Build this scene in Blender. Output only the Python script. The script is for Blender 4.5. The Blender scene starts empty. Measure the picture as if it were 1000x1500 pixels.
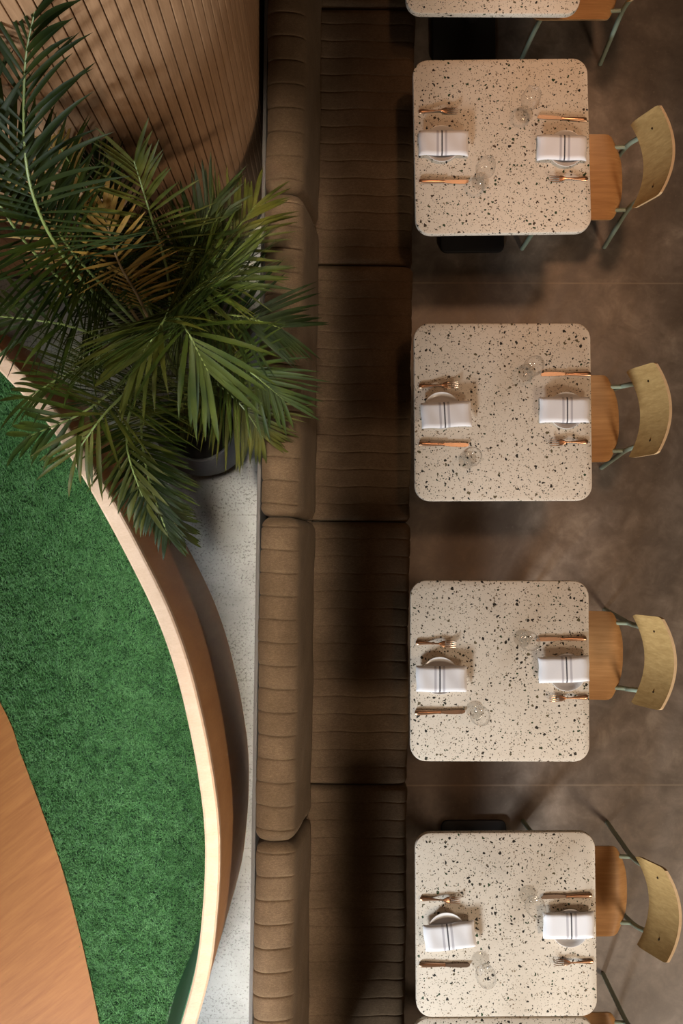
import bpy, bmesh, math, random
import numpy as np
from mathutils import Vector, Matrix, Quaternion

# ------------------------------------------------------------------ camera
C = bpy.context.scene.collection
SC = bpy.context.scene
H = 5.1            # camera height above the floor
FPX = 1600.0       # focal length in pixels of the 1000x1500 frame
NADIR = (485.0, 815.0)
_d = Vector((NADIR[0]-500, -(NADIR[1]-750), -FPX)).normalized()
RQ = _d.rotation_difference(Vector((0, 0, -1)))
cam_data = bpy.data.cameras.new('camera')
cam_data.sensor_fit = 'VERTICAL'
cam_data.sensor_height = 36.0
cam_data.lens = FPX/1500*36.0
cam = bpy.data.objects.new('camera', cam_data)
C.objects.link(cam)
cam.location = (0, 0, H)
cam.rotation_mode = 'QUATERNION'
cam.rotation_quaternion = RQ
SC.camera = cam

def P(px, py, z=0.0):
    """the point of the place at height z that the photograph shows at (px, py)"""
    d = RQ @ Vector((px-500, -(py-750), -FPX))
    t = (H-z)/-d.z
    return Vector((d.x*t, d.y*t, z))

# ------------------------------------------------------------------ light
SC.view_settings.view_transform = 'Standard'
SC.view_settings.look = 'None'
SC.view_settings.gamma = 1.0
SC.view_settings.use_curve_mapping = False
SC.view_settings.exposure = 0.0
SC.cycles.max_bounces = 8
SC.cycles.transparent_max_bounces = 16
SC.cycles.caustics_reflective = False
SC.cycles.caustics_refractive = False

world = bpy.data.worlds.new('world')
SC.world = world
world.use_nodes = True
bg = world.node_tree.nodes['Background']
bg.inputs[0].default_value = (1.0, 0.72, 0.48, 1)
bg.inputs[1].default_value = 0.04

def area_light(name, loc, target, size, size_y, power, col):
    ld = bpy.data.lights.new(name, 'AREA')
    ld.shape = 'RECTANGLE'; ld.size = size; ld.size_y = size_y
    ld.energy = power; ld.color = col
    o = bpy.data.objects.new(name, ld); C.objects.link(o)
    o.location = loc
    o.rotation_euler = (Vector(target)-Vector(loc)).to_track_quat('-Z', 'Y').to_euler()
    return o

area_light('window_daylight', (-2.3, -5.2, 2.9), (0.3, 0.6, 0.6), 1.0, 0.9, 400, (0.88, 0.95, 1.0))
area_light('low_window_light', (-0.30, -6.2, 2.8), (-0.35, 0.0, 0.0), 0.4, 1.3, 200, (0.90, 0.96, 1.0))
area_light('side_window_light', (3.6, -3.7, 3.6), (0.6, 0.2, 0.5), 1.0, 0.9, 125, (1.0, 0.80, 0.60))
strip_fill = area_light('booth_strip_fill', (-.80, -.75, 6.2), (-.80, -.75, 0), 0.8, 3.5, 8.4, (0.95, 0.97, 1.0))  # added overhead fill for the pale floor strip and booth, no real opening
strip_fill.data.spread = math.radians(12)
cushion_fill = area_light('cushion_fill_light', (-.27, -.35, 6.0), (-.27, -.35, 0), 0.12, 4.0, 7.2, (1.0, 0.86, 0.70))  # added narrow fill lamp to brighten the backrest cushion tops
cushion_fill.data.spread = math.radians(7)

def spot_light(name, loc, target, power, angle, blend, radius, col):
    ld = bpy.data.lights.new(name, 'SPOT')
    ld.energy = power; ld.color = col; ld.spot_size = math.radians(angle); ld.spot_blend = blend; ld.shadow_soft_size = radius
    o = bpy.data.objects.new(name, ld); C.objects.link(o)
    o.location = loc
    o.rotation_euler = (Vector(target)-Vector(loc)).to_track_quat('-Z', 'Y').to_euler()
# ceiling spotlights over the tables
WARM = (1.0, 0.57, 0.33)
spot_light('ceiling_spotlight', (1.30, 3.1, 5.7), (0.95, 2.6, 0.75), 220, 22, 1.0, .2, WARM)
spot_light('ceiling_spotlight', (1.30, 2.2, 5.7), (0.92, 1.65, 0.75), 360, 22, 1.0, .2, WARM)
spot_light('ceiling_spotlight', (1.30, 1.1, 5.7), (0.92, 0.60, 0.75), 190, 22, 1.0, .2, WARM)
spot_light('ceiling_spotlight', (1.30, 0.0, 5.7), (0.92, -0.45, 0.75), 110, 22, 1.0, .2, WARM)
spot_light('ceiling_spotlight', (1.30, -1.0, 5.7), (0.92, -1.45, 0.75), 60, 22, 1.0, .2, WARM)
# one for the slatted wall and the palm
spot_light('ceiling_spotlight', (-0.35, -0.6, 5.9), (-0.75, 1.3, 1.3), 70, 26, .8, .08, (1.0, .66, .42))

# ------------------------------------------------------------------ helpers
def tag(o, label=None, cat=None, group=None, kind=None):
    if label: o['label'] = label
    if cat: o['category'] = cat
    if group: o['group'] = group
    if kind: o['kind'] = kind
    return o

def empty(name, loc=(0, 0, 0), rz=0.0):
    o = bpy.data.objects.new(name, None); C.objects.link(o)
    o.empty_display_size = 0.1
    o.location = loc; o.rotation_euler = (0, 0, rz)
    return o

def link(name, me, mats, parent=None):
    o = bpy.data.objects.new(name, me); C.objects.link(o)
    for m in (mats if isinstance(mats, (list, tuple)) else [mats]): me.materials.append(m)
    if parent: o.parent = parent
    return o

def mk(name, bm, mats, parent=None, smooth=True, angle=40):
    bmesh.ops.recalc_face_normals(bm, faces=bm.faces[:])
    me = bpy.data.meshes.new(name)
    if smooth:
        for f in bm.faces: f.smooth = True
        lim = math.radians(angle)
        for e in bm.edges:
            if len(e.link_faces) == 2 and e.calc_face_angle(0) > lim: e.smooth = False
    bm.to_mesh(me); bm.free()
    return link(name, me, mats, parent)

def copy_tree(o, parent=None):
    c = o.copy(); C.objects.link(c); c.parent = parent
    for ch in list(o.children): copy_tree(ch, c)
    return c

def add_box(bm, lo, hi, bev=0.0, seg=2):
    r = bmesh.ops.create_cube(bm, size=1)
    vs = r['verts']
    lo, hi = Vector(lo), Vector(hi)
    for v in vs:
        v.co = Vector((lo[i]+(v.co[i]+.5)*(hi[i]-lo[i]) for i in range(3)))
    if bev:
        es = list({e for v in vs for e in v.link_edges})
        bmesh.ops.bevel(bm, geom=es, offset=bev, segments=seg, affect='EDGES', profile=.5)

def rounded_rect(w, d, r, n=8):
    out = []
    for cx, cy, a0 in ((w/2-r, d/2-r, 0), (-w/2+r, d/2-r, 90), (-w/2+r, -d/2+r, 180), (w/2-r, -d/2+r, 270)):
        for k in range(n+1):
            a = math.radians(a0+90*k/n)
            out.append((cx+r*math.cos(a), cy+r*math.sin(a)))
    return out

def loft(bm, rings, close=True, cap0=True, cap1=True):
    """rings: lists of 3D points of equal length"""
    V = [[bm.verts.new(p) for p in ring] for ring in rings]
    n = len(V[0])
    for a, b in zip(V[:-1], V[1:]):
        for i in range(n if close else n-1):
            j = (i+1) % n
            bm.faces.new((a[i], a[j], b[j], b[i]))
    if cap0: bm.faces.new(V[0][::-1])
    if cap1: bm.faces.new(V[-1])
    return V

def slab(bm, outline, z0, z1, bev=0.004):
    """a plate with softly rounded arrises from a 2D outline"""
    def off(k):
        n = len(outline); o = []
        for i in range(n):
            p = Vector(outline[i]); a = Vector(outline[i-1]); b = Vector(outline[(i+1) % n])
            t = (b-a).normalized(); nn = Vector((-t.y, t.x))
            o.append(p+nn*k)
        return o
    seq = [(bev, z0), (bev*.3, z0+bev*.3), (0, z0+bev), (0, z1-bev), (bev*.3, z1-bev*.3), (bev, z1)]
    loft(bm, [[(p.x, p.y, z) for p in off(k)] for k, z in seq])

def lathe(bm, prof, n=40, cx=0, cy=0, cap0=False, cap1=False):
    rings = [[(cx+r*math.cos(2*math.pi*i/n), cy+r*math.sin(2*math.pi*i/n), z) for i in range(n)] for r, z in prof]
    loft(bm, rings, True, cap0, cap1)

def smooth_path(pts, n=8):
    """Catmull-Rom through the points"""
    pts = [Vector(p) for p in pts]
    q = [pts[0]*2-pts[1]]+pts+[pts[-1]*2-pts[-2]]
    out = []
    for i in range(1, len(q)-2):
        p0, p1, p2, p3 = q[i-1:i+3]
        for k in range(n):
            t = k/n
            out.append(.5*((2*p1)+(p2-p0)*t+(2*p0-5*p1+4*p2-p3)*t*t+(3*p1-p0-3*p2+p3)*t**3))
    out.append(pts[-1])
    return out

def tube(bm, path, rad, n=10):
    path = [Vector(p) for p in path]
    rings = []
    prev = None
    for i, p in enumerate(path):
        t = (path[min(i+1, len(path)-1)]-path[max(i-1, 0)]).normalized()
        if prev is None:
            u = t.orthogonal().normalized()
        else:
            u = (prev-t*prev.dot(t)).normalized()
        prev = u
        v = t.cross(u)
        r = rad(i/(len(path)-1)) if callable(rad) else rad
        rings.append([p+(u*math.cos(2*math.pi*k/n)+v*math.sin(2*math.pi*k/n))*r for k in range(n)])
    loft(bm, rings)

# ------------------------------------------------------------------ materials
class NT:
    def __init__(s, name):
        s.m = bpy.data.materials.new(name); s.m.use_nodes = True
        s.t = s.m.node_tree; s.b = s.t.nodes['Principled BSDF']; s.out = s.t.nodes['Material Output']
    def n(s, typ, **kw):
        nd = s.t.nodes.new(typ)
        for k, v in kw.items():
            if k.startswith('_'): setattr(nd, k[1:], v)
        for k, v in kw.items():
            if not k.startswith('_'):
                nm = k.replace('__', ' ')
                i = nd.inputs[int(nm[1:])] if nm[0] == 'i' and nm[1:].isdigit() else nd.inputs[nm]
                if hasattr(v, 'is_linked'): s.t.links.new(v, i)
                else: i.default_value = v
        return nd
    def l(s, a, b): s.t.links.new(a, b)
    def coord(s, kind='Object', scale=(1, 1, 1), rot=(0, 0, 0), loc=(0, 0, 0)):
        tc = s.n('ShaderNodeTexCoord')
        mp = s.n('ShaderNodeMapping')
        s.l(tc.outputs[kind], mp.inputs[0])
        mp.inputs['Scale'].default_value = scale
        mp.inputs['Rotation'].default_value = rot
        mp.inputs['Location'].default_value = loc
        return mp.outputs[0]
    def noise(s, vec, scale, detail=4, rough=.55, dist=0.0):
        return s.n('ShaderNodeTexNoise', Vector=vec, Scale=scale, Detail=detail, Roughness=rough, Distortion=dist).outputs['Fac']
    def ramp(s, fac, stops, interp='LINEAR'):
        r = s.n('ShaderNodeValToRGB'); s.l(fac, r.inputs[0])
        e = r.color_ramp; e.interpolation = interp
        while len(e.elements) < len(stops): e.elements.new(.5)
        for el, (p, c) in zip(e.elements, stops):
            el.position = p
            el.color = (*c, 1) if isinstance(c, tuple) else (c, c, c, 1)
        return r.outputs[0]
    def mix(s, fac, a, b, mode='MIX'):
        m = s.n('ShaderNodeMix', _data_type='RGBA', _blend_type=mode)
        for v, i in ((fac, 0), (a, 6), (b, 7)):
            if hasattr(v, 'is_linked'): s.l(v, m.inputs[i])
            else: m.inputs[i].default_value = (*v, 1) if isinstance(v, tuple) else v
        return m.outputs[2]
    def math(s, op, a, b=0.0, c=0.0):
        m = s.n('ShaderNodeMath', _operation=op)
        for v, i in ((a, 0), (b, 1), (c, 2)):
            if hasattr(v, 'is_linked'): s.l(v, m.inputs[i])
            else: m.inputs[i].default_value = v
        return m.outputs[0]
    def bump(s, h, strength=.2, dist=.01):
        b = s.n('ShaderNodeBump', Strength=strength, Distance=dist, Height=h)
        s.l(b.outputs[0], s.b.inputs['Normal'])
    def col(s, c, rough=.5, metal=0.0, spec=.5):
        if hasattr(c, 'is_linked'): s.l(c, s.b.inputs['Base Color'])
        else: s.b.inputs['Base Color'].default_value = (*c, 1)
        if hasattr(rough, 'is_linked'): s.l(rough, s.b.inputs['Roughness'])
        else: s.b.inputs['Roughness'].default_value = rough
        s.b.inputs['Metallic'].default_value = metal
        s.b.inputs['Specular IOR Level'].default_value = spec
        return s

def wood(name, light, dark, scale=(1, 14, 14), rot=(0, 0, 0), rough=.5, fine=6.0, strength=.12):
    """grain runs along local X (after rot)"""
    w = NT(name)
    v = w.coord('Object', rot=rot)
    mp = w.n('ShaderNodeMapping'); w.l(v, mp.inputs[0]); mp.inputs['Scale'].default_value = scale; v = mp.outputs[0]
    info = w.n('ShaderNodeObjectInfo')
    add = w.n('ShaderNodeVectorMath', _operation='ADD', i0=v, i1=(0, 0, 0))
    mul = w.math('MULTIPLY', info.outputs['Random'], 37.0)
    w.l(mul, add.inputs[1])
    v = add.outputs[0]
    a = w.noise(v, 2.2, 5, .6, .6)
    b = w.noise(v, fine*3, 4, .7)
    f = w.mix(.42, a, b)
    c = w.ramp(f, [(.3, dark), (.5, tuple((x+y)/2 for x, y in zip(light, dark))), (.68, light)])
    w.col(c, rough, 0, .25)
    w.bump(b, strength, .002)
    return w.m

M = {}
M['oak_seat'] = wood('oak_seat', (.60, .33, .135), (.40, .195, .07), (1.6, 26, 10), rough=.42, fine=1.6)
M['oak_back'] = wood('oak_back', (.58, .385, .16), (.36, .22, .08), (1.6, 26, 6), rough=.42, fine=1.6)
M['oak_edge'] = wood('oak_edge', (.66, .45, .25), (.5, .32, .16), (3, 3, 60), rough=.5)
M['oak_floor'] = wood('oak_floor', (.36, .138, .038), (.24, .082, .020), (1.3, 13, 13), rot=(0, 0, math.radians(-38)), rough=.45, fine=1.6)
M['oak_panel'] = wood('oak_panel', (.52, .27, .115), (.40, .19, .075), (7, 7, 1.0), rough=.5)
M['oak_rim'] = wood('oak_rim', (.66, .48, .345), (.53, .36, .235), (5, 12, 5), rough=.5)
M['slat'] = wood('slat_wood', (.36, .21, .115), (.20, .11, .055), (16, 16, .9), rough=.55, fine=4)

def terrazzo():
    w = NT('terrazzo')
    tc = w.n('ShaderNodeTexCoord')
    info = w.n('ShaderNodeObjectInfo')
    add = w.n('ShaderNodeVectorMath', _operation='ADD')
    w.l(tc.outputs['Object'], add.inputs[0])
    w.l(w.math('MULTIPLY', info.outputs['Random'], 19.0), add.inputs[1])
    v0 = add.outputs[0]
    nz = w.n('ShaderNodeTexNoise', Vector=v0, Scale=70.0, Detail=1.0)
    dis = w.n('ShaderNodeVectorMath', _operation='MULTIPLY_ADD')
    w.l(nz.outputs['Color'], dis.inputs[0]); dis.inputs[1].default_value = (.016, .016, .016); w.l(v0, dis.inputs[2])
    v = dis.outputs[0]
    base = w.mix(w.noise(v0, 9, 3), (.67, .585, .48), (.75, .675, .57))
    col = base
    for sc, share, r0, r1, cols in (
        (66.0, .26, .16, .42, [(0, (.018, .016, .012)), (.32, (.02, .05, .018)), (.55, (.05, .03, .016)), (.72, (.012, .012, .012)), (.86, (.11, .09, .045))]),
        (118.0, .32, .14, .43, [(0, (.05, .035, .02)), (.3, (.03, .05, .02)), (.55, (.22, .16, .10)), (.75, (.02, .018, .014)), (.9, (.30, .24, .16))]),
        (215.0, .36, .12, .40, [(0, (.10, .075, .045)), (.4, (.26, .19, .12)), (.7, (.06, .06, .03))])):
        vo = w.n('ShaderNodeTexVoronoi', Vector=v, Scale=sc, Randomness=1.0)
        sep = w.n('ShaderNodeSeparateColor'); w.l(vo.outputs['Color'], sep.inputs[0])
        on = w.math('LESS_THAN', sep.outputs[0], share)
        rad = w.math('MULTIPLY_ADD', sep.outputs[1], r1-r0, r0)
        inside = w.math('LESS_THAN', vo.outputs['Distance'], rad)
        cc = w.ramp(sep.outputs[2], cols, 'CONSTANT')
        col = w.mix(w.math('MULTIPLY', on, inside), col, cc)
    w.col(col, .55, 0, .3)
    return w.m
M['terrazzo'] = terrazzo()

def fabric(name, a, b, d):
    w = NT(name)
    v = w.coord('Object')
    big = w.noise(v, 5, 4, .6)
    fine = w.noise(v, 420, 2, .6)
    mid = w.noise(w.coord('Object', (60, 160, 60)), 1.5, 3)
    c = w.ramp(w.mix(.35, w.mix(.4, big, mid), fine), [(.36, a), (.52, b), (.64, d)])
    w.col(c, .95, 0, .08)
    w.b.inputs['Sheen Weight'].default_value = .05
    w.b.inputs['Sheen Roughness'].default_value = .5
    w.b.inputs['Sheen Tint'].default_value = (.9, .7, .5, 1)
    w.bump(w.mix(.5, fine, mid), .35, .003)
    return w.m
M['fabric'] = fabric('cushion_fabric', (.058, .037, .020), (.092, .060, .035), (.136, .092, .056))

def brown_concrete(joints):
    w = NT('stained_concrete')
    v = w.coord('Object')
    a = w.noise(v, 1.5, 6, .62, .8)
    b = w.noise(v, 9, 6, .65, .4)
    c = w.noise(v, 70, 3, .6)
    f = w.mix(.45, a, b)
    col = w.ramp(f, [(.33, (.105, .078, .06)), (.47, (.165, .126, .096)), (.56, (.235, .183, .142)), (.66, (.37, .30, .235))])
    col = w.mix(w.ramp(c, [(.60, 0.0), (.74, .35)]), col, (.30, .24, .18))
    sep = w.n('ShaderNodeSeparateXYZ'); w.l(v, sep.inputs[0])
    for j in joints:
        d = w.math('ABSOLUTE', w.math('SUBTRACT', sep.outputs[1], j))
        col = w.mix(w.math('MULTIPLY', w.math('LESS_THAN', d, .0035), .55), col, (.32, .25, .18))
    w.col(col, w.ramp(b, [(.3, .42), (.7, .62)]), 0, .4)
    w.bump(c, .06, .003)
    return w.m

def grey_concrete():
    w = NT('grey_concrete')
    v = w.coord('Object')
    a = w.noise(v, 2.6, 5, .6, .4)
    s = w.noise(v, 95, 4, .72)
    m = w.noise(v, 6, 4)
    col = w.ramp(a, [(.3, (.20, .198, .186)), (.7, (.33, .328, .31))])
    speck = w.ramp(w.math('ADD', s, w.math('MULTIPLY', m, .22)), [(.655, 0.0), (.74, .85)])
    col = w.mix(speck, col, (.10, .095, .085))
    sep = w.n('ShaderNodeSeparateXYZ'); w.l(v, sep.inputs[0])
    fr = w.math('ABSOLUTE', w.math('SUBTRACT', w.math('FRACT', w.math('MULTIPLY', sep.outputs[1], 2.6)), .5))
    ln = w.math('MULTIPLY', w.math('LESS_THAN', fr, .008), w.ramp(s, [(.4, 0.0), (.6, .7)]))
    col = w.mix(ln, col, (.16, .155, .14))
    w.col(col, .8, 0, .3)
    w.bump(s, .25, .003)
    return w.m
M['grey_concrete'] = grey_concrete()

def plain(name, col, rough=.5, metal=0.0, spec=.5, var=.12, scale=30):
    w = NT(name)
    f = w.noise(w.coord('Object'), scale, 3)
    c = w.mix(f, tuple(x*(1-var) for x in col), tuple(min(1, x*(1+var)) for x in col))
    w.col(c, rough, metal, spec)
    return w.m
M['black_metal'] = plain('black_metal', (.012, .011, .011), .55)
M['sage'] = plain('sage_paint', (.30, .37, .28), .4, var=.06)
M['screw'] = plain('dark_screw', (.05, .03, .015), .5, .4)
M['copper'] = plain('copper', (.62, .36, .22), .30, 1.0, var=.05)
M['blade'] = plain('blade_metal', (.36, .26, .19), .38, 1.0, var=.05)
M['plate'] = plain('white_glaze', (.74, .72, .70), .25, var=.02)
M['pot'] = plain('pot_clay', (.10, .105, .115), .7, var=.2, scale=60)
M['soil'] = plain('soil', (.008, .006, .005), .95, var=.5, scale=90)
M['kick'] = plain('dark_board', (.02, .016, .013), .7)
M['bench_panel'] = plain('bench_board', (.06, .052, .045), .7)
M['shade_wall_mat'] = plain('shade_wall_paint', (.5, .47, .43), .85, var=.04)
M['green_felt'] = plain('green_felt', (.075, .19, .105), .9, spec=.1, var=.12, scale=120)
M['stem'] = plain('palm_stem', (.14, .17, .05), .6, var=.35, scale=20)
M['rachis'] = plain('palm_rachis', (.15, .19, .05), .5, var=.25, scale=20)
M['dead_stem'] = plain('palm_dry_stem', (.20, .12, .045), .6, var=.3)

def leaf(name, a, b):
    w = NT(name)
    f = w.noise(w.coord('Object'), 7, 3)
    c = w.mix(w.ramp(f, [(.35, 0.0), (.65, 1.0)]), a, b)
    w.col(c, .5, 0, .16)
    tr = w.n('ShaderNodeBsdfTranslucent'); w.l(c, tr.inputs[0])
    mx = w.n('ShaderNodeMixShader', Fac=.22)
    w.l(w.b.outputs[0], mx.inputs[1]); w.l(tr.outputs[0], mx.inputs[2]); w.l(mx.outputs[0], w.out.inputs[0])
    return w.m
M['leaf_green'] = leaf('leaf_green', (.014, .028, .004), (.044, .058, .007))
M['leaf_olive'] = leaf('leaf_olive', (.032, .038, .005), (.076, .074, .010))
M['leaf_dark'] = leaf('leaf_dark', (.008, .016, .003), (.021, .031, .005))
M['leaf_dry'] = leaf('leaf_dry', (.20, .105, .018), (.30, .18, .04))

def turf():
    w = NT('turf_blade')
    v = w.coord('Object')
    a = w.noise(v, 9, 4)
    b = w.noise(v, 380, 2)
    c = w.ramp(w.mix(.82, a, b), [(.34, (.030, .105, .022)), (.5, (.064, .19, .045)), (.66, (.20, .38, .14))])
    w.col(c, .5, 0, .35)
    return w.m
M['turf'] = turf()
M['turf_back'] = plain('turf_backing', (.012, .04, .012), .95)

def napkin_mat():
    w = NT('napkin_linen')
    v = w.coord('Object')
    sep = w.n('ShaderNodeSeparateXYZ'); w.l(v, sep.inputs[0])
    x = sep.outputs[0]
    col = (.80, .79, .80)
    weave = w.noise(v, 600, 2)
    c = w.mix(weave, (.82, .81, .83), (.90, .89, .91))
    for x0, hw, k, cc in ((-.0250, .0045, .55, (.30, .28, .33)), (-.0075, .0028, .93, (.03, .028, .04)), (.0085, .0045, .55, (.30, .28, .33))):
        d = w.math('ABSOLUTE', w.math('SUBTRACT', x, x0))
        c = w.mix(w.math('MULTIPLY', w.math('LESS_THAN', d, hw), k), c, cc)
    w.col(c, .85, 0, .2)
    w.bump(weave, .15, .001)
    return w.m
M['napkin'] = napkin_mat()

def glass_mat():
    w = NT('clear_glass')
    tr = w.n('ShaderNodeBsdfTransparent'); tr.inputs[0].default_value = (.992, .99, .985, 1)
    gl = w.n('ShaderNodeBsdfGlossy'); gl.inputs['Roughness'].default_value = .03
    lw = w.n('ShaderNodeLayerWeight', Blend=.5)
    fr = w.n('ShaderNodeMath', _operation='MULTIPLY_ADD', i0=w.math('POWER', lw.outputs['Facing'], 4.0), i1=.75, i2=.035)
    mx = w.n('ShaderNodeMixShader')
    w.l(fr.outputs[0], mx.inputs[0]); w.l(tr.outputs[0], mx.inputs[1]); w.l(gl.outputs[0], mx.inputs[2])
    w.l(mx.outputs[0], w.out.inputs[0])
    return w.m
M['glass'] = glass_mat()

# ------------------------------------------------------------------ setting
y_a = P(900, 415).y; y_b = P(900, 1150).y
bm = bmesh.new(); add_box(bm, (-.2, -4.2, -.1), (3.6, 4.2, 0))
tag(mk('floor', bm, brown_concrete((y_a, y_b)), smooth=False), 'brown stained concrete floor under the chairs and tables', kind='structure')
bm = bmesh.new(); add_box(bm, (-3.4, -4.2, -.1), (-.2, 4.2, 0))
tag(mk('floor', bm, M['grey_concrete'], smooth=False), 'pale grey speckled concrete floor between booth and bench', kind='structure')

# added wall out of view past the bench, keeps light off the seat cushions
bm = bmesh.new(); add_box(bm, (-.155, -3.0, 0), (.50, -2.93, 2.7))
tag(mk('shade_wall', bm, M['shade_wall_mat'], smooth=False), 'added plain wall, out of view, shading the seat cushions', kind='structure')

# slatted wooden wall: flat to the left, then a quarter round, then back along the bench
PITCH = .036
WALL_H = 2.8
path = [(-3.0, 1.35), (-1.3, 1.30), (-.85, 1.28)]
cxw, cyw, rw = -.84, 1.835, .555
dense = []
for a, b in zip(path[:-1], path[1:]):
    a, b = Vector(a), Vector(b)
    k = max(2, int((b-a).length/.004))
    dense += [a+(b-a)*i/k for i in range(k)]
for i in range(240):
    t = math.radians(90*i/240)
    dense.append(Vector((cxw+rw*math.sin(t), cyw-rw*math.cos(t))))
for i in range(420):
    dense.append(Vector((cxw+rw, cyw+i*.004)))
cum = [0.0]
for a, b in zip(dense[:-1], dense[1:]): cum.append(cum[-1]+(b-a).length)
def along(s):
    import bisect
    i = min(max(bisect.bisect_left(cum, s), 1), len(cum)-1)
    f = (s-cum[i-1])/(cum[i]-cum[i-1]) if cum[i] > cum[i-1] else 0
    p = dense[i-1].lerp(dense[i], f)
    t = (dense[i]-dense[i-1]).normalized()
    return p, Vector((t.y, -t.x))        # point, outward normal (towards the room)
bm = bmesh.new()
n_sl = int(cum[-1]/PITCH)
line = []
for k in range(n_sl):
    s0 = k*PITCH
    for ds, dep in ((0, -.012), (.0028, -.012), (.0034, -.001), (.0055, 0), (PITCH*.55, .0006), (PITCH-.0027, 0), (PITCH-.0006, -.001)):
        p, nn = along(s0+ds)
        line.append(p+nn*dep)
back = [along(k*PITCH)[0]-along(k*PITCH)[1]*.06 for k in range(n_sl+1)][::-1]
ring = line+back
lo = [bm.verts.new((p.x, p.y, .05)) for p in ring]; hi = [bm.verts.new((p.x, p.y, WALL_H)) for p in ring]
for i in range(len(ring)):
    j = (i+1) % len(ring)
    bm.faces.new((lo[i], lo[j], hi[j], hi[i]))
tag(mk('wall_back', bm, M['slat'], smooth=False), 'curved wall of narrow vertical brown wooden slats', kind='structure')
bm = bmesh.new()
fr = [along(i*.05)[0]+along(i*.05)[1]*.002 for i in range(int(cum[-1]/.05))]
bk = [along(i*.05)[0]-along(i*.05)[1]*.05 for i in range(int(cum[-1]/.05))][::-1]
loft(bm, [[(p.x, p.y, z) for p in fr+bk] for z in (0, .05)])
tag(mk('baseboard_back', bm, M['kick'], smooth=False), 'dark recessed skirting under the slatted wall', kind='structure')

# ------------------------------------------------------------------ curved booth partition
BZ = 1.35
in_px = [(-190, 380), (-120, 428), (-60, 480), (0, 544), (62, 611), (115, 690), (158, 764), (206, 856), (235, 920), (259, 992), (278, 1072), (290, 1138), (298, 1200), (300, 1258), (297, 1325), (287, 1414), (265, 1500), (236, 1590), (195, 1690)]
inner = smooth_path([P(x, y, BZ).to_2d().to_3d() for x, y in in_px], 8)
def offset2(path, k):
    o = []
    for i, p in enumerate(path):
        t = (path[min(i+1, len(path)-1)]-path[max(i-1, 0)]).normalized()
        o.append(p+Vector((-t.y, t.x, 0))*k)      # +k = towards the bench
    return o
TH = .048
def strip(bm, a, b, z0, z1, bev=0.0):
    """upright strip between two parallel plan curves"""
    if bev:
        a2 = [p.lerp(q, bev/TH) for p, q in zip(a, b)]; b2 = [q.lerp(p, bev/TH) for p, q in zip(a, b)]
        rings = [(a, z0), (a, z1-bev), (a2, z1), (b2, z1), (b, z1-bev), (b, z0)]
    else:
        rings = [(a, z0), (a, z1), (b, z1), (b, z0)]
    cols = [[bm.verts.new((p.x, p.y, z)) for p in c] for c, z in rings]
    for u, v in zip(cols, cols[1:]+cols[:1]):
        for i in range(len(u)-1): bm.faces.new((u[i], u[i+1], v[i+1], v[i]))
    for e in (0, -1): bm.faces.new([c[e] for c in cols])
booth = empty('booth_partition', (inner[70].x, inner[70].y, 0))
tag(booth, 'low curved oak partition enclosing the green turf beside the potted palm', 'partition')
inv = Vector((-booth.location.x, -booth.location.y, 0))
sh = lambda path: [p+inv for p in path]
bm = bmesh.new(); strip(bm, sh(offset2(inner, .012)), sh(offset2(inner, TH+.0)), 0, BZ-.05)
mk('outer_panel', bm, M['oak_panel'], booth)
bm = bmesh.new(); strip(bm, sh(inner), sh(offset2(inner, TH+.003)), BZ-.05, BZ, .006)
tag(mk('top_rail', bm, M['oak_rim'], booth), 'pale oak top rail')
bm = bmesh.new(); cols = [[bm.verts.new((p.x, p.y, z)) for p in sh(offset2(inner, k))] for k, z in ((.012, 0), (.012, BZ-.052), (-.004, BZ-.052), (-.05, 0))]
for u, v in zip(cols, cols[1:]+cols[:1]):
    for i in range(len(u)-1): bm.faces.new((u[i], u[i+1], v[i+1], v[i]))
for e in (0, -1): bm.faces.new([c[e] for c in cols])
tag(mk('inner_lining', bm, M['green_felt'], booth), 'smooth green inner lining')

# oak floor inside the booth
w_px = [(-260, 700), (-120, 830), (0, 1030), (30, 1105), (60, 1185), (88, 1265), (108, 1335), (125, 1405), (145, 1500), (160, 1600), (170, 1690)]
w_edge = smooth_path([P(x, y, .02) for x, y in w_px], 6)
bm = bmesh.new()
poly = [(p.x, p.y) for p in w_edge]+[(-3.2, -2.6), (-3.2, 1.0)]
loft(bm, [[(x, y, z) for x, y in poly] for z in (.001, .016)])
tag(mk('floor', bm, M['oak_floor'], smooth=False), 'warm oak floor with a curved edge inside the booth', kind='structure')

# turf
rng = np.random.default_rng(5)
wx = np.array([(p.x, p.y) for p in w_edge]); ix = np.array([(p.x, p.y) for p in inner])
def xs_at(curve, y):
    o = np.argsort(curve[:, 1]); return np.interp(y, curve[o, 1], curve[o, 0])
N = 340000
yy = rng.uniform(-2.35, 1.12, N); xx = rng.uniform(-1.75, -.45, N)
keep = (xx > xs_at(wx, yy)-.004) & (xx < xs_at(ix, yy)-.045)
xx, yy = xx[keep], yy[keep]; N = len(xx)
def wave(x, y, seed):
    r = np.random.default_rng(seed); s = np.zeros_like(x)
    for k in range(10):
        f = r.uniform(25, 170); a = r.uniform(0, 6.28); s += np.sin((x*np.cos(a)+y*np.sin(a))*f+r.uniform(0, 6.28))
    return s/3.2
ang = .9+.3*wave(xx, yy, 3)+rng.normal(0, 1.0, N)
lean = np.clip(.95+.16*wave(xx, yy, 8)+rng.normal(0, .3, N), .1, 1.5)
ln = np.clip(.024+.002*wave(xx, yy, 12), .010, .03)*rng.uniform(.7, 1.25, N)
hw = rng.uniform(.0006, .0012, N)
dx, dy = np.cos(ang), np.sin(ang)
tw = ang+math.pi/2+rng.normal(0, .5, N); sx, sy = np.cos(tw)*hw, np.sin(tw)*hw
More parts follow.
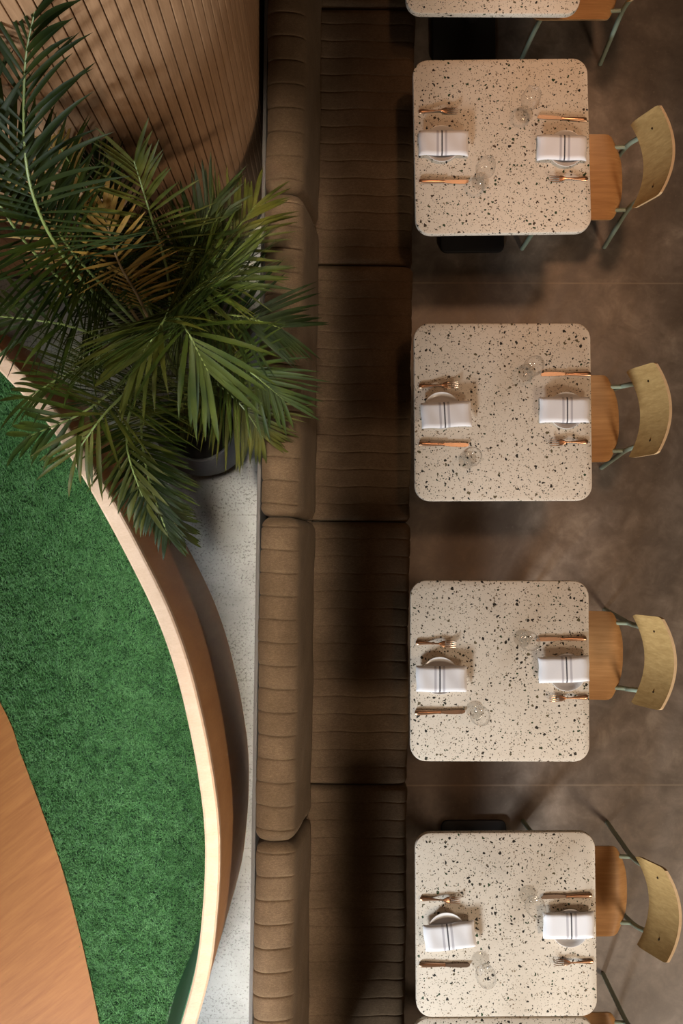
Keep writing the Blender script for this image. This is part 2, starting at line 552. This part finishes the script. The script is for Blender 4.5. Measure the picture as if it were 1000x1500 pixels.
h1 = .55*ln*np.cos(lean*.6); o1 = .55*ln*np.sin(lean*.6)
h2 = h1+.45*ln*np.cos(lean*1.15); o2 = o1+.45*ln*np.sin(lean*1.15)
V = np.empty((N, 5, 3), np.float32); z0 = .002
V[:, 0] = np.stack([xx-sx, yy-sy, np.full(N, z0)], 1); V[:, 1] = np.stack([xx+sx, yy+sy, np.full(N, z0)], 1)
V[:, 2] = np.stack([xx+dx*o1+sx*.8, yy+dy*o1+sy*.8, z0+h1], 1); V[:, 3] = np.stack([xx+dx*o1-sx*.8, yy+dy*o1-sy*.8, z0+h1], 1)
V[:, 4] = np.stack([xx+dx*o2, yy+dy*o2, z0+np.maximum(h2, .003)], 1)
base = (np.arange(N)*5)[:, None]
loops = np.concatenate([base+np.array([0, 1, 2, 3]), base+np.array([3, 2, 4])], 1).ravel()
backing = [(p.x, p.y, .002) for p in w_edge[:]]+[(p.x-.05, p.y, .002) for p in inner[::-1]]
nb = len(backing)
allv = np.concatenate([V.reshape(-1, 3), np.array(backing, np.float32)])
loops = np.concatenate([loops, 5*N+np.arange(nb)])
tot = np.concatenate([np.tile([4, 3], N), [nb]]); st = np.concatenate([[0], np.cumsum(tot)[:-1]])
me = bpy.data.meshes.new('artificial_turf')
me.vertices.add(len(allv)); me.vertices.foreach_set('co', allv.ravel())
me.loops.add(len(loops)); me.loops.foreach_set('vertex_index', loops.astype(np.int32))
me.polygons.add(len(tot)); me.polygons.foreach_set('loop_start', st.astype(np.int32))
mi = np.zeros(len(tot), np.int32); mi[-1] = 1
me.update(calc_edges=True)
turf_o = link('artificial_turf', me, [M['turf'], M['turf_back']])
me.polygons.foreach_set('material_index', mi)
me.validate()
tag(turf_o, 'bright green artificial turf lying inside the curved booth', 'turf', kind='stuff')

# ------------------------------------------------------------------ banquette
A = P(392, 0, .92); B = P(369, 1500, .92)
BROT = math.atan2(-(A.x-B.x), A.y-B.y)          # direction of the bench, from +Y
bench = empty('banquette_bench', (A.x+(0-A.y)*(A.x-B.x)/(A.y-B.y)+.265, 0, 0), BROT)
tag(bench, 'long banquette bench base carrying the brown cushions', 'bench')
BM = Matrix.Translation(bench.location) @ Matrix.Rotation(BROT, 4, 'Z')
BMI = BM.inverted()
def by(py, z, px=530):    # bench-local y of a picture row
    return (BMI @ P(px, py, z)).y
Y0, Y1 = -2.9, 3.1
bm = bmesh.new(); add_box(bm, (-.19, Y0, .08), (.335, Y1, .325), .004); mk('seat_base', bm, M['kick'], bench)
bm = bmesh.new(); add_box(bm, (-.15, Y0+.02, 0), (.27, Y1-.02, .08)); mk('plinth', bm, M['black_metal'], bench)
bm = bmesh.new(); add_box(bm, (-.283, Y0, 0), (-.268, Y1, .84), .003); mk('back_panel', bm, M['bench_panel'], bench)

def cushion(name, prof, y0, y1, lines, groove, gmask, er, seed, sag=0.0):
    """prof: closed (x,z) outline; stitched channel lines at y; rounded ends"""
    r = random.Random(seed)
    L = y1-y0
    ys = set()
    for k in range(11): ys.add(er*(1-math.cos(math.pi/2*k/10))); ys.add(L-er*(1-math.cos(math.pi/2*k/10)))
    for l in lines:
        for d in (-.022, -.013, -.007, -.0035, -.0015, 0, .0015, .0035, .007, .013, .022):
            if er*.35 < l+d < L-er*.35: ys.add(l+d)
    ys = sorted(ys)
    cx = sum(p[0] for p in prof)/len(prof); cz = sum(p[1] for p in prof)/len(prof)
    wob = [(r.uniform(-.004, .004), r.uniform(3, 9), r.uniform(0, 6)) for _ in lines]
    bm = bmesh.new(); rings = []
    n = len(prof)
    ph = [r.uniform(0, 6.28) for _ in range(6)]
    for y in ys:
        e = min(y, L-y)
        ins = 0 if e >= er else er*(1-math.sqrt(max(0, 1-((er-e)/er)**2)))
        ring = []
        for i, (x, z) in enumerate(prof):
            a = Vector(prof[i-1]); b = Vector(prof[(i+1) % n]); t = (b-a).normalized(); nn = Vector((t.y, -t.x))
            if nn.dot(Vector((x-cx, z-cz))) < 0: nn = -nn
            g = 0
            for l, wv in zip(lines, wob):
                d = abs(y-l-wv[0]*math.sin(x*wv[1]*4+wv[2])*0)
                if d < .03: g = max(g, math.exp(-(d/.0026)**2)*.8+math.exp(-(d/.012)**2)*.3)
            k = -ins-g*groove*gmask(x, z)
            k += .0022*math.sin(y*9+ph[0]+x*13)+.0016*math.sin(y*23+ph[1]+z*21)
            zz = z+nn.y*k-sag*4*(y/L)*(1-y/L)*0
            shift = .0025*math.sin(x*30+ph[2]) if ins == 0 else 0
            ring.append((x+nn.x*k, y0+y+shift, zz))
        rings.append(ring)
    loft(bm, rings)
    return mk(name, bm, M['fabric'], None, angle=70)

def spline_prof(pts, n=4):
    q = [Vector((x, z, 0)) for x, z in pts]
    q = q+[q[0]]
    out = []
    m = len(pts)
    for i in range(m):
        p0, p1, p2, p3 = (Vector((*pts[(i+k) % m], 0)) for k in (-1, 0, 1, 2))
        for k in range(n):
            t = k/n
            v = .5*((2*p1)+(p2-p0)*t+(2*p0-5*p1+4*p2-p3)*t*t+(3*p1-p0-3*p2+p3)*t**3)
            out.append((v.x, v.y))
    return out
seat_prof = spline_prof([(-.165, .333), (.10, .328), (.325, .333), (.342, .36), (.345, .42), (.325, .453), (.26, .463), (.10, .464), (-.02, .462), (-.165, .455), (-.172, .40)], 4)
back_prof = spline_prof([(-.262, .48), (-.266, .62), (-.266, .85), (-.255, .90), (-.215, .928), (-.165, .928), (-.125, .905), (-.108, .86), (-.092, .74), (-.075, .60), (-.062, .49), (-.075, .468), (-.16, .466), (-.245, .468)], 4)

seat_rows = [-390, 12, 388, 764, 1150, 1540]
seat_lab = ['dark brown channel-stitched seat cushion beside the cropped table at the top edge', 'dark brown seat cushion of the bench by the topmost whole table',
            'dark brown seat cushion of the bench by the second whole table from the top', 'dark brown seat cushion of the bench by the third whole table from the top',
            'dark brown seat cushion of the bench by the lowest whole table']
for k in range(5):
    ya, yb = by(seat_rows[k+1], .455), by(seat_rows[k], .455)
    L = yb-ya; n = 15
    o = cushion('seat_cushion', seat_prof, ya+.002, yb-.002, [L*(i+1)/n for i in range(n-1)], .0036, lambda x, z: 1.0 if z > .345 else 0.0, .028, 20+k)
    o.matrix_world = BM
    tag(o, seat_lab[k], 'cushion', 'seat cushions along the banquette')
back_rows = [-205, 281, 757, 1236, 1730]
back_lab = ['brown backrest cushion beside the slatted wood wall', 'brown backrest cushion that the palm leaves reach over', 'brown backrest cushion beside the bare stretch of pale concrete', 'brown backrest cushion by the lowest whole table, sunlit pale brown']
for k in range(4):
    ya, yb = by(back_rows[k+1], .925, 420), by(back_rows[k], .925, 420)
    L = yb-ya; n = 14
    o = cushion('back_cushion', back_prof, ya+.001, yb-.001, [L*(i+.55)/n for i in range(n)], .006,
                lambda x, z: max(0.0, min(1.0, (-.112-x)/.012)) if z > .66 else 0.0, .045, 50+k)
    o.matrix_world = BM
    tag(o, back_lab[k], 'cushion', 'backrest cushions along the banquette')

# ------------------------------------------------------------------ tables
TZ = .75
def make_table():
    t = empty('dining_table')
    bm = bmesh.new(); slab(bm, rounded_rect(.71, .715, .062, 8), TZ-.036, TZ, .005)
    mk('tabletop', bm, M['terrazzo'], t)
    bm = bmesh.new(); lathe(bm, [(.038, .02), (.038, TZ-.05)], 24, cap0=True, cap1=True)
    mk('column', bm, M['black_metal'], t)
    bm = bmesh.new(); slab(bm, [(x-.03, y) for x, y in rounded_rect(.30, .46, .03, 5)], 0, .022, .005)
    mk('base_plate', bm, M['black_metal'], t)
    bm = bmesh.new(); slab(bm, rounded_rect(.34, .42, .02, 4), TZ-.052, TZ-.0362, .003)
    mk('mounting_plate', bm, M['black_metal'], t)
    return t
tables = [   # x0, y0, x1, y1 of the top surface in the photograph, turn in degrees
    (595, -238, 848, 26, 0.0), (606, 86, 864, 341, .9), (606, 472, 867, 734, .15), (600, 850, 864, 1115, -.25), (608, 1222, 874, 1486, .2), (606, 1494, 870, 1762, 0)]
tab_lab = ['speckled terrazzo table cropped by the top edge of the picture', 'peach-lit speckled terrazzo table, topmost of the four whole ones',
           'speckled terrazzo table, second of the four whole ones from the top', 'speckled terrazzo table, third of the four whole ones from the top',
           'speckled terrazzo table, lowest of the four whole ones, pushed against a cropped table', 'speckled terrazzo table cropped by the bottom edge of the picture']
T0 = make_table()
for i, (x0, y0, x1, y1, a) in enumerate(tables):
    o = T0 if i == 0 else copy_tree(T0)
    c = P((x0+x1)/2, (y0+y1)/2, TZ)
    o.location = (c.x, c.y, 0); o.rotation_euler = (0, 0, math.radians(a))
    tag(o, tab_lab[i], 'table', 'terrazzo tables along the bench')

# ------------------------------------------------------------------ chairs (local +X away from the table, origin under the seat)
def make_chair():
    t = empty('dining_chair')
    # seat: bent ply shell, dips in the middle, rolls at the back edge
    nx, ny = 14, 14
    bm = bmesh.new()
    def seat_pt(u, v):          # u 0 front..1 back, v -1..1
        x = -.20+.40*u
        xb = .20-.035*abs(v)**2.6
        xf = -.20+.02*abs(v)**3
        w = .187-.0*u
        x = xf+(xb-xf)*u
        # rounded corners by superellipse
        s = abs(2*u-1)
        y = v*w*(1-.16*max(0, (s-.72)/.28)**3)
        z = .452-.010*math.cos(v*math.pi/2)+.006*u-.03*max(0, (u-.85)/.15)**2-.022*max(0, (.12-u)/.12)**2
        return Vector((x, y, z))
    rows = [0, .03, .07, .12, .2, .3, .4, .5, .6, .7, .8, .86, .91, .95, .98, 1]
    cols = [-1+2*k/16 for k in range(17)]
    top = [[bm.verts.new(seat_pt(u, v)) for v in cols] for u in rows]
    bot = [[bm.verts.new(seat_pt(u, v)-Vector((0, 0, .011))) for v in cols] for u in rows]
    for g in (top, bot):
        for a, b in zip(g[:-1], g[1:]):
            for i in range(len(cols)-1):
                bm.faces.new((a[i], a[i+1], b[i+1], b[i]) if g is bot else (a[i], b[i], b[i+1], a[i+1]))
    edge = []
    bt = [top[0], bot[0]], [top[-1], bot[-1]]
    for (a, b) in bt:
        for i in range(len(cols)-1): bm.faces.new((a[i], a[i+1], b[i+1], b[i])).material_index = 1
    for s in (0, -1):
        for k in range(len(rows)-1): bm.faces.new((top[k][s], top[k+1][s], bot[k+1][s], bot[k][s])).material_index = 1
    mk('seat', bm, [M['oak_seat'], M['oak_edge']], t)
    # backrest: curved shell, leaning back
    bm = bmesh.new()
    def back_pt(v, h, off):     # v -1..1 across, h 0..1 up
        half = .184-.0*h
        s = abs(2*h-1)
        y = v*half*(1-.045*max(0, (s-.6)/.4)**3)
        z = .585+.20*h
        x = .250+.060*h-.052*(v*v)+.035*0-off
        z += .012*math.sin(h*math.pi)*0
        return Vector((x, y, z))
    hs = [0, .03, .08, .15, .3, .45, .6, .75, .87, .94, .98, 1]
    vs_ = [-1+2*k/20 for k in range(21)]
    fr_ = [[bm.verts.new(back_pt(v, h, .0055)) for v in vs_] for h in hs]
    bk_ = [[bm.verts.new(back_pt(v, h, -.0055)) for v in vs_] for h in hs]
    for g in (fr_, bk_):
        for a, b in zip(g[:-1], g[1:]):
            for i in range(len(vs_)-1): bm.faces.new((a[i], a[i+1], b[i+1], b[i]))
    for s in (0, -1):
        for i in range(len(vs_)-1): bm.faces.new((fr_[s][i], fr_[s][i+1], bk_[s][i+1], bk_[s][i])).material_index = 1
        for k in range(len(hs)-1): bm.faces.new((fr_[k][s], fr_[k+1][s], bk_[k+1][s], bk_[k][s])).material_index = 1
    br = mk('backrest', bm, [M['oak_back'], M['oak_edge']], t)
    for s in (-1, 1):
        bm = bmesh.new()
        c = back_pt(s*.66, .52, .008)
        tube(bm, [c, c+Vector((.006, 0, -.002))], .0048, 10)
        mk('screw', bm, M['screw'], br)
    for s in (-1, 1):
        bm = bmesh.new()
        tube(bm, smooth_path([(.224, s*.176, .003), (.218, s*.156, .25), (.216, s*.138, .47), (.246, s*.130, .59), (.288, s*.122, .74)], 8), .0105, 12)
        mk('leg', bm, M['sage'], t)
    for s in (-1, 1):
        bm = bmesh.new()
        tube(bm, smooth_path([(-.165, s*.185, .003), (-.145, s*.160, .25), (-.125, s*.140, .425)], 8), .0105, 12)
        mk('leg', bm, M['sage'], t)
    for s in (-1, 1):
        bm = bmesh.new()
        tube(bm, [(-.13, s*.140, .424), (.10, s*.138, .424), (.212, s*.138, .440)], .009, 10)
        mk('side_rail', bm, M['sage'], t)
    bm = bmesh.new()
    tube(bm, [(-.125, -.14, .418), (-.125, .14, .418)], .009, 10)
    mk('cross_rail', bm, M['sage'], t)
    return t
chairs = [(907, -32, 0), (914, 260, 0), (909, 614, 1.0), (915, 959, -1.5), (921, 1305, 0.5), (914, 1549, 0)]
ch_lab = ['oak chair with sage metal legs at the table cropped by the top edge', 'oak chair with a light sage frame at the topmost whole table', 'oak chair at the second whole table from the top',
          'oak chair at the third whole table from the top', 'oak chair at the lowest whole table, long dark leg showing', 'oak chair at the table cropped by the bottom edge, only seat and leg showing']
CH = make_chair()
for i, (px, py, a) in enumerate(chairs):
    o = CH if i == 0 else copy_tree(CH)
    p = P(px, py, .45)
    o.location = (p.x-.20, p.y, 0); o.rotation_euler = (0, 0, math.radians(a))
    tag(o, ch_lab[i], 'chair', 'oak chairs facing the banquette')

# ------------------------------------------------------------------ tableware
def make_plate():
    bm = bmesh.new()
    lathe(bm, [(.001, .004), (.040, .004), (.046, .0), (.049, .0), (.062, .010), (.0735, .020), (.0745, .0215), (.0735, .023), (.0705, .0225), (.060, .014), (.050, .008), (.001, .0075)], 56)
    return mk('side_plate', bm, M['plate'], angle=60)
def make_napkin():
    bm = bmesh.new()
    L, W, T = .200, .102, .013
    nx, ny = 28, 12
    def pt(u, v, top):
        x = (u-.5)*L; y = (v-.5)*W
        e = min(u, 1-u)*L; f = min(v, 1-v)*W
        rnd = 1-max(0, 1-min(e, f)/.006)**2*.55
        z = T*rnd if top else T*(1-rnd)*.5
        z += -.011*max(0, (abs(2*u-1)-.70)/.30)**1.5+.0012*math.sin(u*11+v*3)-.006*max(0, abs(2*v-1)-.55)**2
        return (x+.0015*math.sin(v*7), y+.0012*math.sin(u*9+1), z)
    tp = [[bm.verts.new(pt(i/nx, j/ny, 1)) for j in range(ny+1)] for i in range(nx+1)]
    bt = [[bm.verts.new(pt(i/nx, j/ny, 0)) for j in range(ny+1)] for i in range(nx+1)]
    for g in (tp, bt):
        for i in range(nx):
            for j in range(ny): bm.faces.new((g[i][j], g[i+1][j], g[i+1][j+1], g[i][j+1]))
    for i in range(nx):
        for j in (0, ny): bm.faces.new((tp[i][j], tp[i+1][j], bt[i+1][j], bt[i][j]))
    for j in range(ny):
        for i in (0, nx): bm.faces.new((tp[i][j], tp[i][j+1], bt[i][j+1], bt[i][j]))
    return mk('napkin', bm, M['napkin'], angle=75)
def flat_bar(bm, pts, n=10):
    """pts: (x, half_width, z, half_thickness) sections along X; elliptical section"""
    rings = []
    for x, w, z, th in pts:
        rings.append([(x, w*math.cos(2*math.pi*k/n), z+th*math.sin(2*math.pi*k/n)) for k in range(n)])
    loft(bm, rings)
def make_knife():      # handle at -X, blade to +X
    t = empty('table_knife')
    bm = bmesh.new(); flat_bar(bm, [(-.100, .004, .005, .003), (-.098, .0085, .005, .0045), (-.085, .0098, .0055, .0052), (-.04, .0082, .0055, .005), (-.002, .0058, .0055, .0045)])
    mk('handle', bm, M['copper'], t)
    bm = bmesh.new(); flat_bar(bm, [(-.003, .0078, .0055, .0058), (.003, .0078, .0055, .0058)])
    mk('collar', bm, M['copper'], t)
    bm = bmesh.new()
    out = [(.002, -.0055), (.03, -.0085), (.065, -.0095), (.088, -.0085), (.0985, -.004), (.101, .003), (.098, .0065), (.06, .0072), (.002, .0055)]
    loft(bm, [[(x, y, z) for x, y in out] for z in (.0048, .0066)])
    mk('blade', bm, M['blade'], t)
    return t
def make_fork():
    t = empty('table_fork')
    bm = bmesh.new(); flat_bar(bm, [(-.080, .003, .004, .002), (-.078, .0082, .004, .003), (-.066, .0098, .0045, .0034), (-.04, .0065, .006, .0034), (-.008, .0034, .011, .003), (.012, .0036, .013, .003)])
    mk('handle', bm, M['copper'], t)
    bm = bmesh.new(); flat_bar(bm, [(.010, .0036, .013, .0026), (.018, .0085, .0125, .0022), (.027, .0125, .0105, .0018), (.036, .0125, .0085, .0016)])
    mk('head', bm, M['copper'], t)
    for k in range(4):
        y = -.0108+.0072*k
        bm = bmesh.new(); tube(bm, smooth_path([(.034, y, .0088), (.052, y, .008), (.068, y, .012), (.078, y, .017)], 4), lambda s: .0021*(1-.5*s), 7)
        mk('tine', bm, M['copper'], t)
    return t
def make_glass():
    t = empty('wine_glass')
    bm = bmesh.new(); lathe(bm, [(.001, .0055), (.010, .0052), (.033, .0022), (.0355, .0012), (.0345, .0002), (.001, .0002)], 40)
    mk('foot', bm, M['glass'], t)
    bm = bmesh.new(); lathe(bm, [(.0075, .0056), (.0045, .012), (.0037, .03), (.0036, .075), (.005, .090), (.009, .096)], 20)
    mk('stem', bm, M['glass'], t)
    bm = bmesh.new(); lathe(bm, [(.002, .0965), (.014, .099), (.027, .110), (.036, .128), (.0385, .145), (.037, .170), (.0325, .205), (.0315, .2055), (.0355, .170), (.037, .145), (.0345, .129), (.026, .112), (.013, .1015), (.002, .100)], 44)
    mk('bowl', bm, M['glass'], t)
    return t

tname = ['', 'topmost whole table', 'second whole table from top', 'third whole table from top', 'lowest whole table']
# per table and side: plate centre, napkin centre + turn, fork handle->tip, knife handle->tip, glass foot
W = {
 (1, 'bench'): ((646, 213), (650, 208, 0), ((611, 164), (672, 163)), ((612, 266), (687, 267)), (703, 266)),
 (1, 'chair'): ((827, 220), (824, 215, -1), ((859, 262), (804, 263)), ((859, 176), (786, 172)), (767, 168)),
 (2, 'bench'): ((646, 602), (654, 607, 3), ((611, 566), (673, 564)), ((611, 650), (688, 652)), (684, 674)),
 (2, 'chair'): ((828, 602), (828, 600, 0), ((859, 647), (804, 649)), ((864, 548), (792, 549)), (771, 546)),
 (3, 'bench'): ((643, 989), (647, 995, 0), ((607, 941), (669, 944)), ((606, 1044), (682, 1042)), (695, 1040)),
 (3, 'chair'): ((829, 984), (827, 981, 2), ((858, 1021), (805, 1023)), ((858, 935), (785, 937)), (765, 935)),
 (4, 'bench'): ((653, 1362), (659, 1373, 6), ((614, 1316), (675, 1318)), ((613, 1413), (688, 1413)), (703, 1407)),
 (4, 'chair'): ((833, 1357), (834, 1357, 1), ((868, 1408), (809, 1409)), ((868, 1311), (791, 1314)), (773, 1310)),
}
side_word = {'bench': 'on the bench side of the ', 'chair': 'on the chair side of the '}
protos = {}
def inst(kind, maker):
    if kind not in protos:
        protos[kind] = maker(); return protos[kind]
    return copy_tree(protos[kind])
def lay(o, a, b, z):       # handle at a, tip at b: centre it there
    pa, pb = P(*a, z), P(*b, z)
    c = (pa+pb)/2
    o.location = (c.x, c.y, z); o.rotation_euler = (0, 0, math.atan2(pb.y-pa.y, pb.x-pa.x))
for (ti, sd), (pl, na, fk, kn, gl) in W.items():
    where = side_word[sd]+tname[ti]
    o = inst('plate', make_plate); o.location = P(*pl, TZ+.0)
    tag(o, 'white plate under the napkin '+where, 'plate', 'white side plates')
    o = inst('napkin', make_napkin)
    p = P(na[0], na[1], TZ+.036); o.location = (p.x, p.y, TZ+.0245); o.rotation_euler = (0, 0, math.radians(na[2]+(180 if sd == 'chair' and False else 0)))
    if sd == 'chair': o.scale = (-1, 1, 1)
    tag(o, 'striped white napkin '+where, 'napkin', 'folded striped napkins')
    o = inst('fork', make_fork); lay(o, fk[0], fk[1], TZ)
    tag(o, 'copper fork '+where, 'fork', 'copper forks')
    o = inst('knife', make_knife); lay(o, kn[0], kn[1], TZ)
    tag(o, 'copper knife '+where, 'knife', 'copper knives')
    o = inst('glass', make_glass); o.location = P(*gl, TZ)
    tag(o, 'clear wine glass '+where, 'glass', 'wine glasses')

# ------------------------------------------------------------------ potted palm
PX, PY = -.568, .565
pot = empty('plant_pot', (PX, PY, 0))
tag(pot, 'dark grey round plant pot on the pale concrete floor under the palm', 'plant pot')
bm = bmesh.new()
lathe(bm, [(.12, 0), (.135, .01), (.175, .08), (.202, .18), (.209, .27), (.200, .35), (.182, .41), (.168, .437), (.160, .443), (.152, .440), (.147, .425), (.147, .35)], 56, cap0=True)
mk('shell', bm, M['pot'], pot)
bm = bmesh.new(); lathe(bm, [(.144, .36), (.144, .385), (.10, .39), (.05, .395), (.001, .395)], 40, cap0=True)
mk('soil', bm, M['soil'], pot)

palm = empty('areca_palm', (PX, PY, .39))
tag(palm, 'tall bushy green palm with feathery fronds in the dark round pot', 'palm')
PINV = Vector((-PX, -PY, -.39))
rnd = random.Random(11)

def frond(pts, length, mat, n=34, width=.021, droop=.5, start=.18, vee=.5, side=None, sm='rachis'):
    """pts: world rachis points base->tip; leaflets in two rows"""
    path = smooth_path(pts, 10)
    cum_ = [0]
    for a, b in zip(path[:-1], path[1:]): cum_.append(cum_[-1]+(b-a).length)
    tot_ = cum_[-1]
    def at(s):
        d = s*tot_
        for i in range(1, len(path)):
            if cum_[i] >= d:
                f = (d-cum_[i-1])/max(1e-6, cum_[i]-cum_[i-1])
                return path[i-1].lerp(path[i], f), (path[i]-path[i-1]).normalized()
        return path[-1], (path[-1]-path[-2]).normalized()
    bm = bmesh.new()
    roll = rnd.uniform(-.5, .5) if side is None else side
    for k in range(n):
        s = start+(1-start)*((k+.5)/n)**.9
        p, t = at(s)
        up = Vector((0, 0, 1))
        lat = t.cross(up)
        if lat.length < .15: lat = t.cross(Vector((.3, 1, 0)))
        lat.normalize()
        nrm = lat.cross(t).normalized()
        rot = Quaternion(t, roll)
        lat, nrm = rot @ lat, rot @ nrm
        ss = (s-start)/(1-start)
        for sd in (-1, 1):
            if rnd.random() < .04: continue
            ln_ = length*(.55+.45*math.sin(math.pi*min(1, .12+ss*.95)))*rnd.uniform(.85, 1.12)
            fwd = .45+.95*ss**1.4+rnd.uniform(-.12, .12)
            d = (lat*sd*math.cos(fwd*.85)+t*math.sin(fwd*.85)+nrm*(vee*.5+rnd.uniform(-.12, .12))).normalized()
            seg = 6
            q = p.copy(); prev = None
            w_ = width*rnd.uniform(.8, 1.1)
            dd = d.copy()
            rows_ = []
            dr = droop*rnd.uniform(.7, 1.3)
            for j in range(seg+1):
                f = j/seg
                wj = w_*max(.04, (math.sin(math.pi*min(1, .10+f*.9))**.75)) * (1 if f < .98 else .3)
                wd = dd.cross(nrm)
                if wd.length < .05: wd = t.copy()
                wd.normalize()
                nn = wd.cross(dd).normalized()
                rows_.append((q-wd*wj*.5+nn*wj*.16, q.copy(), q+wd*wj*.5+nn*wj*.16))
                q = q+dd*(ln_/seg)
                dd = (dd+Vector((0, 0, -1))*dr*.30*(.4+f)).normalized()
            vv = [[bm.verts.new(x+PINV) for x in r] for r in rows_]
            for a, b in zip(vv[:-1], vv[1:]):
                bm.faces.new((a[0], a[1], b[1], b[0])); bm.faces.new((a[1], a[2], b[2], b[1]))
    me_ = bpy.data.meshes.new('frond')
    for f in bm.faces: f.smooth = True
    bm.to_mesh(me_); bm.free()
    fo = link('frond', me_, M[mat], palm)
    bm = bmesh.new(); tube(bm, [x+PINV for x in path], lambda s: .0058*(1-.75*s)+.0008, 7)
    mk('rachis', bm, M[sm], fo)
    return fo

def Fp(*pts): return [P(x, y, z) for x, y, z in pts]
FR = [
 # main crown, seen almost end-on
 (Fp((262, 505, .95), (256, 468, 1.45), (270, 478, 1.86), (305, 545, 1.80)), .46, 'leaf_green', 34, 0.0185, .75, .35),
 (Fp((258, 500, .95), (250, 455, 1.40), (240, 470, 1.80), (205, 525, 1.78)), .44, 'leaf_olive', 30, 0.0185, .8, .35),
 (Fp((265, 500, .95), (270, 450, 1.40), (290, 425, 1.70), (345, 400, 1.72)), .40, 'leaf_green', 38, 0.0163, .5, .3),
 (Fp((262, 510, .9), (290, 470, 1.25), (345, 462, 1.45), (410, 480, 1.38)), .34, 'leaf_dark', 40, 0.0136, .4, .25),
 (Fp((265, 520, .9), (300, 505, 1.20), (360, 540, 1.35), (415, 585, 1.2)), .32, 'leaf_green', 42, 0.0122, .5, .25),
 (Fp((265, 540, .85), (300, 550, 1.10), (350, 590, 1.15), (385, 640, 1.0)), .28, 'leaf_olive', 38, 0.0122, .5, .25),
 (Fp((260, 500, .95), (285, 430, 1.35), (325, 365, 1.55), (375, 300, 1.45)), .30, 'leaf_olive', 40, 0.0122, .35, .25),
 (Fp((255, 500, .95), (262, 420, 1.40), (285, 360, 1.70), (310, 300, 1.75)), .30, 'leaf_dark', 40, 0.0122, .35, .25),
 (Fp((250, 500, .95), (246, 405, 1.50), (222, 320, 1.85), (196, 235, 2.05)), .30, 'leaf_olive', 42, 0.0129, .35, .3),
 (Fp((240, 500, .95), (205, 420, 1.35), (165, 330, 1.65), (140, 240, 1.72)), .28, 'leaf_dark', 40, 0.0122, .35, .3),
 # tall fronds to the upper left
 (Fp((228, 505, .95), (160, 430, 1.55), (88, 345, 1.95), (8, 200, 2.15)), .36, 'leaf_green', 42, 0.0177, .5, .3),
 (Fp((225, 505, .95), (120, 410, 1.70), (48, 285, 2.20), (36, 110, 2.42), (62, -30, 2.60)), .34, 'leaf_dark', 40, 0.0150, .45, .3),
 (Fp((222, 510, .95), (100, 420, 1.70), (0, 300, 2.15), (-60, 120, 2.40)), .40, 'leaf_dark', 34, 0.0163, .45, .3),
 (Fp((230, 510, .95), (170, 420, 1.40), (105, 310, 1.68), (62, 150, 1.85)), .26, 'leaf_dry', 30, 0.0150, .2, .4),
 (Fp((235, 510, .95), (205, 440, 1.45), (172, 380, 1.80), (150, 300, 1.92)), .22, 'leaf_dry', 22, 0.0163, .3, .4),
 # left, hanging over the pale floor and the booth
 (Fp((222, 520, .95), (165, 500, 1.45), (90, 475, 1.72), (-10, 462, 1.72)), .30, 'leaf_green', 17, 0.0170, .8, .25),
 (Fp((222, 530, .95), (175, 530, 1.40), (115, 540, 1.62), (35, 585, 1.58)), .28, 'leaf_green', 18, 0.0140, .8, .25),
 (Fp((222, 535, .95), (180, 560, 1.45), (120, 605, 1.70), (40, 640, 1.62)), .27, 'leaf_green', 17, 0.0180, .8, .25),
 (Fp((225, 540, .95), (190, 570, 1.50), (150, 610, 1.75), (110, 665, 1.70)), .34, 'leaf_olive', 22, 0.0150, .9, .25),
 (Fp((230, 545, .95), (196, 590, 1.35), (186, 655, 1.55), (215, 745, 1.50)), .24, 'leaf_olive', 26, 0.0140, .8, .25),
 (Fp((235, 545, .95), (208, 600, 1.30), (215, 690, 1.50), (246, 785, 1.47)), .20, 'leaf_dark', 40, 0.0122, .6, .25),
 (Fp((240, 545, .95), (208, 620, 1.25), (222, 710, 1.30), (268, 785, 1.15)), .20, 'leaf_green', 38, 0.0122, .6, .25),
 # low inner growth
 (Fp((240, 520, .85), (210, 460, 1.10), (180, 420, 1.15), (150, 390, 1.0)), .26, 'leaf_dark', 35, 0.0109, .4, .25),
 (Fp((250, 520, .85), (250, 450, 1.10), (270, 390, 1.15), (310, 340, 1.0)), .26, 'leaf_dark', 35, 0.0109, .4, .25),
 (Fp((245, 540, .85), (200, 545, 1.10), (165, 570, 1.20), (130, 610, 1.38)), .26, 'leaf_dark', 18, 0.0110, .4, .25),
]
for pts, ln_, mt, n_, wd_, dr_, st_ in FR:
    frond(pts, ln_, mt, n_, wd_, dr_, st_, sm='dead_stem' if mt == 'leaf_dry' else 'rachis')
# stems rising from the soil to the frond bases
bases = {}
for pts, *_ in FR:
    key = (round(pts[0].x/.06), round(pts[0].y/.06))
    bases.setdefault(key, []).append(pts[0])
for key, ps in bases.items():
    e = sum(ps, Vector())/len(ps)
    a = rnd.uniform(0, 6.28); r_ = rnd.uniform(.02, .09)
    b0 = Vector((PX+r_*math.cos(a), PY+r_*math.sin(a), .385))
    bm = bmesh.new(); tube(bm, [x+PINV for x in smooth_path([b0, b0.lerp(e, .5)+Vector((0, 0, .05)), e+Vector((0, 0, .02))], 6)], lambda s: .013*(1-.35*s), 10)
    mk('stem', bm, M['stem'], palm)
# a bare unopened spear leaf
bm = bmesh.new(); tube(bm, [x+PINV for x in smooth_path(Fp((222, 470, 1.05), (155, 330, 1.75), (87, 213, 2.15)), 8)], lambda s: .007*(1-.8*s)+.001, 8)
mk('spear', bm, M['rachis'], palm)
